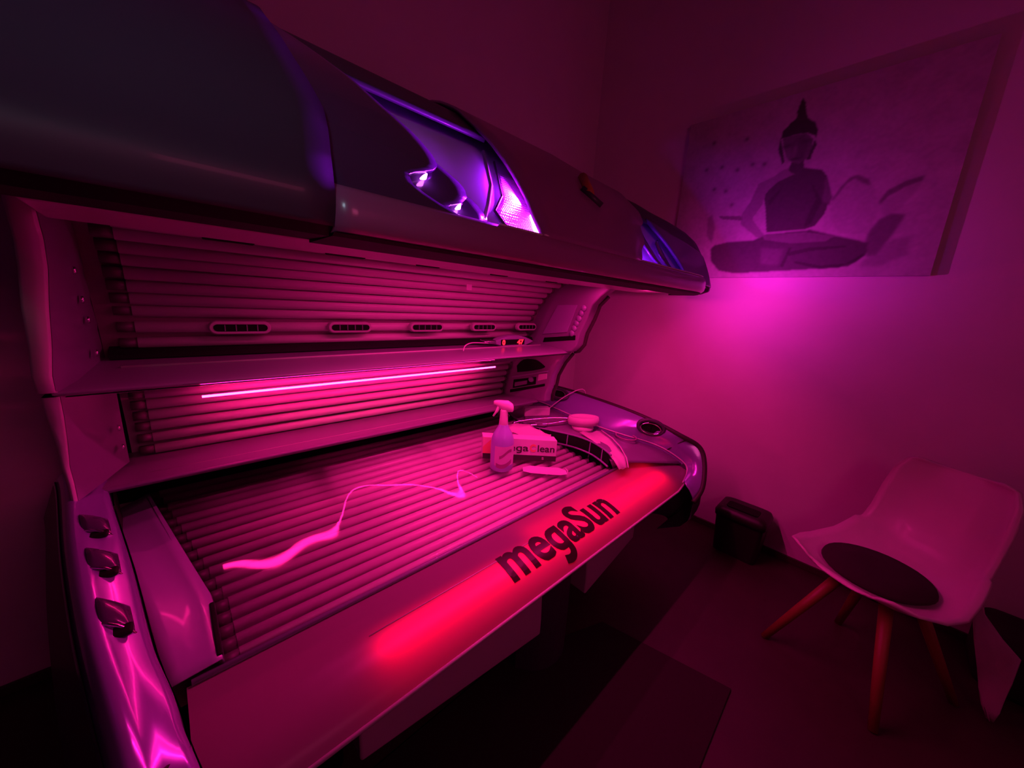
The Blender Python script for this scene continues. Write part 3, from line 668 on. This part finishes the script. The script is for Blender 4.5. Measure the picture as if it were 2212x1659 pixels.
tr = mk('trigger_head', *capped([sect(hc+hd*a+Vector((0, 0, b)), w_, h_) for a, b, w_, h_ in hs]), M_spray, bot, smooth=True)
mk('trigger', *tube([tuple(hc+hd*.030+Vector((0, 0, 0))), tuple(hc+hd*.040+Vector((0, 0, -.03))), tuple(hc+hd*.060+Vector((0, 0, -.062)))], [.009, .008, .005], 8), M_spray, tr, smooth=True)

# folded cloth behind the carton
def cloth(name, pts, z, th, m, lab_, cat_, amp=.006):
    n = len(pts); rows = []
    for v in (0, .25, .5, .75, 1):
        rows.append([tuple(Vector((*pts[k][0], 0)).lerp(Vector((*pts[k][1], 0)), v)+Vector((0, 0, z(*Vector(pts[k][0]).lerp(Vector(pts[k][1]), v))+th/2+amp*(1+math.sin(k*1.7+v*5))))) for k in range(n)])
    return tag(mk(name, *grid(rows), m, smooth=True, solid=th), lab_, cat_)
cl = [((1.50, 1.63), (1.60, 1.74)), ((1.56, 1.57), (1.68, 1.68)), ((1.62, 1.51), (1.75, 1.61)), ((1.69, 1.46), (1.79, 1.54)), ((1.76, 1.42), (1.80, 1.46))]
cloth('folded_cloth', cl, lambda x, y: zac(x, y)+.055, .006, M_soft, 'bright folded wiping cloth lying on the lamps behind the carton', 'cloth', .022)
# clear wrapped pack lying in front of the carton
pk = thing('wrapped_pack', (1.60, 1.20, zac(1.60, 1.2)+.001), 'flat clear wrapped pack lying on the lamps in front of the carton', 'packet')
pa = Vector((1.42, 1.335, 0)); pb = Vector((1.615, 1.165, 0)); pd = (pb-pa).normalized(); pn = Vector((pd.y, -pd.x, 0)); pn = pn if pn.y < 0 else -pn
rows = []
for k in range(7):
    t = k/6; w0 = .028 if k in (0, 6) else .042; h0 = .004 if k in (0, 6) else .014; c = pa.lerp(pb, t); z0 = zac(c.x, c.y)+.002
    rows.append([(c.x-pn.x*w0, c.y-pn.y*w0, z0+.001), (c.x-pn.x*w0*.7, c.y-pn.y*w0*.7, z0+h0), (c.x+pn.x*w0*.7, c.y+pn.y*w0*.7, z0+h0), (c.x+pn.x*w0, c.y+pn.y*w0, z0+.001)])
mk('pack_body', *capped(rows), M_label, pk, bevel=.002)
mk('pack_seal', *tube([tuple(pb-pn*.028+Vector((0, 0, zac(pb.x, pb.y)+.012))), tuple(pb+pd*.006+Vector((0, 0, zac(pb.x, pb.y)+.012))), tuple(pb+pn*.03+Vector((0, 0, zac(pb.x, pb.y)+.010)))], .003, 6), M_white, pk)
# white remote box with cable, on the deck
rb = thing('adapter_box', (2.03, 1.80, -.86), 'small pale rounded box with a thin cable on the far deck', 'adapter')
ra = Vector((1.925, 1.83, 0)); rc = Vector((2.11, 1.73, 0)); rd = (rc-ra).normalized(); rn = Vector((-rd.y, rd.x, 0))
mk('adapter_body', *prism_z([(ra.x, ra.y), (rc.x, rc.y), (rc.x+rn.x*.06, rc.y+rn.y*.06), (ra.x+rn.x*.06, ra.y+rn.y*.06)], -.845, -.775), M_white, rb, bevel=.012)
mk('adapter_foot', *prism_z([(ra.x+.01, ra.y), (rc.x-.01, rc.y+.005), (rc.x+rn.x*.05, rc.y+rn.y*.05), (ra.x+rn.x*.05, ra.y+rn.y*.05)], -.874, -.845), M_frame2, rb)
mk('adapter_cable', *tube(catmull([(2.13, 1.785, -.815), (2.20, 1.76, -.76), (2.28, 1.72, -.70), (2.38, 1.68, -.655), (2.44, 1.66, -.665), (2.46, 1.65, -.75)], 6), .004, 6), M_wire, rb, smooth=True)
# soft headband with strap on the deck
hb = thing('terry_headband', (2.12, 1.42, -.86), 'pale terry headband with a hanging strap on the far deck', 'headband')
cx2, cy2 = 2.14, 1.44; rows = []
for k in range(25):
    a = 2*math.pi*k/24; r1 = .085*(1+.05*math.sin(2*a)); r2 = .055
    c = Vector((cx2, cy2, -.80))+Vector((.55, -.83, 0))*r1*1.15*math.cos(a)+Vector((.83, .55, 0))*r2*1.1*math.sin(a)+Vector((0, 0, .006*math.cos(a)))
    o = (c-Vector((cx2, cy2, -.80))).normalized(); rows.append([tuple(c+o*p+Vector((0, 0, q))) for p, q in ((-.012, -.028), (.010, -.030), (.016, 0), (.010, .026), (-.004, .030), (-.014, .0))])
mk('band_loop', *grid(rows, True), M_soft, hb, smooth=True)
mk('band_pad', *lathe([(.001, -.07), (.075, -.07), (.08, -.05), (.05, -.028), (.001, -.024)], (cx2, cy2, -.80), 20), M_soft, hb, smooth=True)
st = [((2.02, 1.38), (2.16, 1.30)), ((1.99, 1.25), (2.14, 1.20)), ((1.95, 1.13), (2.08, 1.10)), ((1.90, 1.03), (2.00, 1.01)), ((1.87, .97), (1.93, .955))]
rows = [[(p[0]+(q[0]-p[0])*v, p[1]+(q[1]-p[1])*v, (-.853-.018*i+.008*math.sin(v*9+i) if i < 3 else -.90-.03*(i-3)+.004*math.sin(v*9))) for v in (0, .2, .4, .6, .8, 1)] for i, (p, q) in enumerate(st)]
mk('band_strap', *grid(rows), M_soft, hb, smooth=True, solid=.005)
mk('band_piping', *tube([(2.17, 1.30, -.845), (2.14, 1.19, -.862), (2.08, 1.09, -.88), (2.00, 1.0, -.90), (1.93, .945, -.925)], .0045, 6), M_wire, hb, smooth=True)

# ================================================================ chair, bin, bag, mat
CH = thing('shell_chair', (2.30, -.17, -1.70), 'white moulded shell chair on four splayed wooden legs with a round dark cushion', 'chair')
feet = [(2.194, .169), (2.011, -.267), (2.473, -.524), (2.648, -.10)]; cc = Vector((2.33, -.18, 0))
back_d = (Vector((2.56, -.31, 0))-Vector((2.10, -.05, 0))).normalized(); side_d = Vector((-back_d.y, back_d.x, 0))
# seat shell: rounded pan that sweeps up into a tall back
sc_ = Vector((2.40, -.17, -1.185))
def shell_row(s):       # s along the profile: front edge -> seat -> back top
    prof = [(-.27, .000, .16), (-.262, .012, .20), (-.22, -.004, .265), (-.12, -.022, .30), (.0, -.028, .305), (.10, -.018, .285), (.20, .03, .262), (.262, .10, .245), (.31, .20, .238), (.345, .32, .235), (.375, .43, .222), (.395, .495, .19), (.398, .51, .14)]
    k = min(len(prof)-2, int(s)); t = s-k; a, b = prof[k], prof[k+1]; return [a[i]+(b[i]-a[i])*t for i in range(3)]
rows = []
for q in range(37):
    d, h, hw = shell_row(q/3); row = []
    for j in range(17):
        v = -1+2*j/16; lift = (.05+.05*max(0, min(1, (d+.02)/.25)))*abs(v)**3*(1 if h < .04 else max(.15, 1-(h-.04)/.1)); fwd = -.05*abs(v)**2.5*(1 if h > .1 else max(0, h/.1))
        cr = math.sin(v*math.pi/2) if False else v
        p = sc_+back_d*(d+fwd)+side_d*(hw*cr)+Vector((0, 0, h+lift)); row.append(tuple(p))
    rows.append(row)
mk('seat_shell', *grid(rows), M_seat, CH, smooth=True, solid=.012)
mk('cushion', *lathe([(.001, -.022), (.19, -.02), (.205, -.006), (.20, .008), (.10, .013), (.001, .014)], tuple(sc_+back_d*(-.02)+Vector((0, 0, .018))), 32), M_cushion, CH, smooth=True)
for i, (fx, fy) in enumerate(feet):
    top = cc+(Vector((fx, fy, 0))-cc)*.38+Vector((.02, 0, -1.235)); f = Vector((fx, fy, -1.70))
    mk('leg', *tube([tuple(f), tuple(f.lerp(top, .5)), tuple(top)], [.017, .022, .025], 12), M_wood, CH, smooth=True)
mk('leg_mount', *lathe([(.001, -.03), (.10, -.03), (.13, 0), (.001, 0)], tuple(cc+Vector((.02, 0, -1.225))), 16), M_black, CH, smooth=True)

BN = thing('waste_bin', (2.88, .50, -1.70), 'small dark lidded waste bin standing against the wall under the end of the bed', 'bin')
def rrect(cx, cy, wx, wy, r, n=5):
    P = []
    for sx, sy, a0 in ((1, 1, 0), (-1, 1, 90), (-1, -1, 180), (1, -1, 270)):
        for k in range(n+1):
            a = math.radians(a0+90*k/n); P.append((cx+sx*(wx-r)+r*math.cos(a), cy+sy*(wy-r)+r*math.sin(a)))
    return P
rows = [[(x, y, z) for x, y in rrect(2.90, .50, .10+k, .135+k, .03)] for z, k in ((-1.70, 0), (-1.42, .016))]
mk('bin_body', *capped(rows), M_bin, BN, smooth=False, bevel=.004)
rows = [[(x, y, z) for x, y in rrect(2.90, .50, .125+k, .16+k, .04)] for z, k in ((-1.42, 0), (-1.385, .003), (-1.355, -.01), (-1.34, -.04))]
mk('bin_lid', *capped(rows), M_bin, BN, smooth=True)
mk('bin_flap', *capped([[(x, y, z) for x, y in rrect(2.86, .50, .05, .10, .02)] for z in (-1.345, -1.335)]), M_black, BN)

rows = [[(x, y, z) for x, y in rrect(2.87, -.93, .17+a, .34+a, .07)] for z, a in ((-1.70, -.01), (-1.66, .0), (-1.48, .005), (-1.43, -.01), (-1.412, -.06))]
bag = thing('duffel_bag', (2.87, -.93, -1.70), 'low black bag on the floor at the right edge beside the wall', 'bag')
mk('bag_body', *capped(rows), M_bag, bag, smooth=True)
mk('bag_handle', *tube(catmull([(2.85, -1.12, -1.415), (2.83, -1.08, -1.36), (2.83, -.88, -1.35), (2.85, -.80, -1.415)], 4), .010, 8), M_bag, bag, smooth=True)
# towel hanging from behind the chair towards the floor
tw = [[(2.74, -.48, -1.19), (2.735, -.50, -1.20), (2.73, -.53, -1.22)], [(2.72, -.515, -1.29), (2.72, -.535, -1.30), (2.71, -.56, -1.33)], [(2.63, -.54, -1.43), (2.62, -.575, -1.39), (2.61, -.605, -1.36)], [(2.56, -.56, -1.51), (2.55, -.61, -1.44), (2.54, -.650, -1.385)], [(2.51, -.575, -1.585), (2.50, -.62, -1.53), (2.50, -.645, -1.49)], [(2.485, -.595, -1.642), (2.48, -.62, -1.64), (2.48, -.642, -1.635)], [(2.48, -.620, -1.692), (2.48, -.628, -1.692), (2.48, -.636, -1.692)]]
TW = []
for r in tw:
    a, b, c = map(Vector, r); TW.append([tuple(a.lerp(b, t/3)+Vector((.008*math.sin(t*2), 0, 0))) for t in range(3)]+[tuple(b.lerp(c, t/3)) for t in range(4)])
tag(mk('towel', *grid(TW), M_towel, smooth=True, solid=.012), 'pale towel trailing from behind the shell chair down to the floor', 'towel')
mt = mk('floor_mat', *prism_z([(1.73, .20), (1.58, .80), (1.0, 1.0), (-1.1, 1.0), (-1.1, .12)], -1.70, -1.690), M_mat, bevel=.003)
tag(mt, 'thin dark mat lying on the floor in front of the sunbed', 'mat')

# ================================================================ wall canvas (flat print on a stretched canvas)
ART = {
'flame':[(0.691,1.229),(0.699,1.274),(0.692,1.315),(0.684,1.349),(0.664,1.317),(0.65,1.26),(0.63,1.212)],
'hair':[(0.76,1.137),(0.757,1.181),(0.719,1.22),(0.689,1.245),(0.631,1.218),(0.592,1.186),(0.573,1.144),(0.57,1.091),(0.583,1.113),(0.626,1.139),(0.684,1.141),(0.739,1.138)],
'face':[(0.749,1.135),(0.733,1.075),(0.707,1.019),(0.675,0.982),(0.632,0.966),(0.602,0.985),(0.582,1.029),(0.584,1.094),(0.625,1.137),(0.685,1.143)],
'fshade':[(0.68,1.118),(0.633,1.128),(0.606,1.057),(0.618,0.994),(0.644,0.978),(0.688,1.054)],
'earl':[(0.76,1.137),(0.763,1.082),(0.753,1.046),(0.738,1.02),(0.725,0.977),(0.713,0.992),(0.733,1.064)],
'earr':[(0.577,1.093),(0.561,1.057),(0.572,1.027),(0.577,0.98),(0.603,0.978),(0.588,1.031)],
'neck':[(0.676,0.986),(0.611,0.984),(0.602,0.936),(0.641,0.904),(0.682,0.935)],
'shoul':[(0.709,0.946),(0.67,0.955),(0.64,0.898),(0.725,0.862),(0.803,0.81),(0.839,0.888),(0.766,0.91)],
'torso':[(0.608,0.939),(0.507,0.906),(0.477,0.868),(0.435,0.743),(0.448,0.646),(0.483,0.582),(0.538,0.565),(0.737,0.565),(0.77,0.721),(0.797,0.809),(0.728,0.878),(0.642,0.91)],
'armL':[(0.839,0.888),(0.784,0.831),(0.792,0.748),(0.831,0.679),(0.832,0.655),(0.76,0.567),(0.731,0.534),(0.788,0.538),(0.906,0.638),(0.908,0.701),(0.866,0.783)],
'armR':[(0.482,0.869),(0.428,0.742),(0.435,0.693),(0.473,0.726)],
'beam':[(1.062,0.709),(0.909,0.691),(0.897,0.66),(1.031,0.683)],
'legs':[(1.076,0.48),(1.054,0.506),(0.978,0.52),(0.808,0.521),(0.735,0.552),(0.498,0.561),(0.35,0.508),(0.258,0.479),(0.213,0.46),(0.21,0.406),(0.25,0.354),(0.324,0.328),(0.553,0.316),(0.891,0.303),(0.997,0.325),(1.062,0.396)],
'knee':[(0.754,0.473),(0.619,0.452),(0.634,0.355),(0.734,0.358)],
'hands':[(0.756,0.548),(0.525,0.549),(0.369,0.515),(0.409,0.487),(0.583,0.484),(0.74,0.519)],
'fold1':[(0.604,0.427),(0.479,0.455),(0.313,0.456),(0.307,0.445),(0.474,0.432),(0.585,0.408)],
'fold2':[(0.554,0.376),(0.409,0.342),(0.293,0.349),(0.218,0.407),(0.212,0.396),(0.28,0.332),(0.406,0.322),(0.54,0.358)],
'fold3':[(0.621,0.342),(0.59,0.463),(0.578,0.456),(0.603,0.335)],
'rob1':[(0.552,0.849),(0.473,0.726),(0.505,0.596),(0.54,0.576),(0.517,0.71),(0.504,0.742)],
'rob2':[(0.762,0.768),(0.709,0.831),(0.702,0.82),(0.751,0.736)],
'petal1':[(0.428,0.731),(0.402,0.78),(0.369,0.833),(0.337,0.842),(0.282,0.812),(0.236,0.743),(0.205,0.627),(0.223,0.514),(0.353,0.525),(0.416,0.62)],
'pet1e':[(0.431,0.72),(0.403,0.786),(0.37,0.836),(0.334,0.847),(0.282,0.814),(0.262,0.773),(0.303,0.795),(0.343,0.828),(0.373,0.807),(0.421,0.719)],
'petal2':[(0.217,0.684),(0.189,0.741),(0.122,0.778),(0.061,0.793),(0.059,0.767),(0.116,0.748),(0.182,0.704),(0.206,0.667)],
'pet2f':[(0.207,0.673),(0.116,0.748),(0.059,0.767),(0.074,0.717),(0.123,0.636),(0.173,0.582)],
'petal3':[(0.231,0.472),(0.225,0.525),(0.197,0.584),(0.148,0.614),(0.094,0.603),(0.101,0.564),(0.124,0.495),(0.167,0.393),(0.206,0.384)],
'pet4':[(1.133,0.702),(1.104,0.725),(1.068,0.628),(1.076,0.521),(1.12,0.579)],
'pet5':[(0.2,0.395),(0.12,0.474),(0.048,0.489),(0.042,0.387),(0.146,0.328),(0.229,0.331)],
'spots':[(1.091,1.039),(0.896,1.018),(0.826,1.004),(0.984,0.774),(1.038,0.872),(1.119,0.898),(0.96,1.186),(1.172,1.213),(0.986,1.0),(1.196,1.041)],
}
CY0, CY1, CZ0, CZ1 = -.065, 1.36, .275, 1.38
CV = thing('wall_canvas', (3.05, .6, .275), 'large wall canvas of a meditating stone figure beside lotus petals', 'picture')
def paint():
    import numpy as np
    NX, NZ = 300, 245
    gy, gz = np.meshgrid(np.linspace(CY1, CY0, NX), np.linspace(CZ0, CZ1, NZ))
    yu = gy; img = np.full((NZ, NX), .50)
    rng = np.random.default_rng(2)
    def blur(a, k):
        for ax in (0, 1):
            for _ in range(k): a = (np.roll(a, 1, ax)+a*2+np.roll(a, -1, ax))/4
        return a
    nz = blur(rng.random((NZ, NX)), 60); nz = (nz-nz.mean())/nz.std()
    img += nz*.018
    def inside(P):
        m = np.zeros(gy.shape, bool); n = len(P)
        for i in range(n):
            (a, b), (c, d) = P[i], P[(i+1) % n]
            if b == d: continue
            cond = ((b > gz) != (d > gz)) & (yu < (c-a)*(gz-b)/(d-b)+a); m ^= cond
        return m
    def fill(k, v, soft=1, w=1.0):
        nonlocal img
        m = blur(inside(ART[k]).astype(float), soft)*w; img = img*(1-m)+v*m
    fill('petal1', .42, 2, .8); fill('pet1e', .16, 2, .8); fill('pet2f', .36, 3, .6); fill('petal2', .12, 2, .8); fill('petal3', .15, 3, .9); fill('pet5', .22, 6, .6); fill('pet4', .2, 3, .7)
    fill('shoul', .30); fill('neck', .10); fill('face', .17); fill('fshade', .10, 4, .6); fill('hair', .055); fill('flame', .06); fill('earl', .08); fill('earr', .08)
    for (a, b, ra, rb, v) in ((.715, 1.085, .028, .012, .07), (.62, 1.09, .028, .012, .07), (.668, 1.05, .012, .035, .24), (.66, 1.0, .03, .008, .06), (.70, 1.03, .02, .03, .22)):
        m = np.exp(-(((yu-a)/ra)**2+((gz-b)/rb)**2)); img = img*(1-.75*m)+v*.75*m
    fill('torso', .10); fill('rob1', .05, 2, .7); fill('rob2', .06, 2, .7); fill('armR', .17, 2); fill('armL', .30); fill('beam', .14, 1, .8)
    fill('legs', .10, 2); fill('knee', .17, 4, .8); fill('hands', .22, 1, .9); fill('fold1', .05, 1, .8); fill('fold2', .05, 1, .8); fill('fold3', .05, 1, .8)
    tx = rng.random((NZ, NX)); tx = blur(tx, 3); img *= 1+(tx-.5)*.5
    for (a, b) in ART['spots']:
        m = np.exp(-(((yu-a)**2+(gz-b)**2)/(.014**2))); img = img*(1-.55*m)
    return NX, NZ, gy, gz, img
def build_canvas():
    NX, NZ, gy, gz, img = paint()
    X = 3.028
    vs = [(X, float(gy[j, i]), float(gz[j, i])) for j in range(NZ) for i in range(NX)]
    fs = [(j*NX+i, j*NX+i+1, (j+1)*NX+i+1, (j+1)*NX+i) for j in range(NZ-1) for i in range(NX-1)]
    m = bpy.data.materials.new('canvas_print'); m.use_nodes = True; nt = m.node_tree; b = nt.nodes['Principled BSDF']; b.inputs['Roughness'].default_value = .85
    a = nt.nodes.new('ShaderNodeAttribute'); a.attribute_name = 'print'; nt.links.new(a.outputs['Color'], b.inputs['Base Color'])
    o = mk('canvas_print', vs, fs, m, CV)
    at = o.data.color_attributes.new('print', 'FLOAT_COLOR', 'POINT'); buf = []
    for v in img.ravel(): v = float(max(.01, v)); buf += [v*1.0, v*.9, v*.96, 1]
    at.data.foreach_set('color', buf)
    mk('canvas_frame', *box(3.029, 3.068, CY0, CY1, CZ0, CZ1), M_frame2, CV, bevel=.004)
build_canvas()
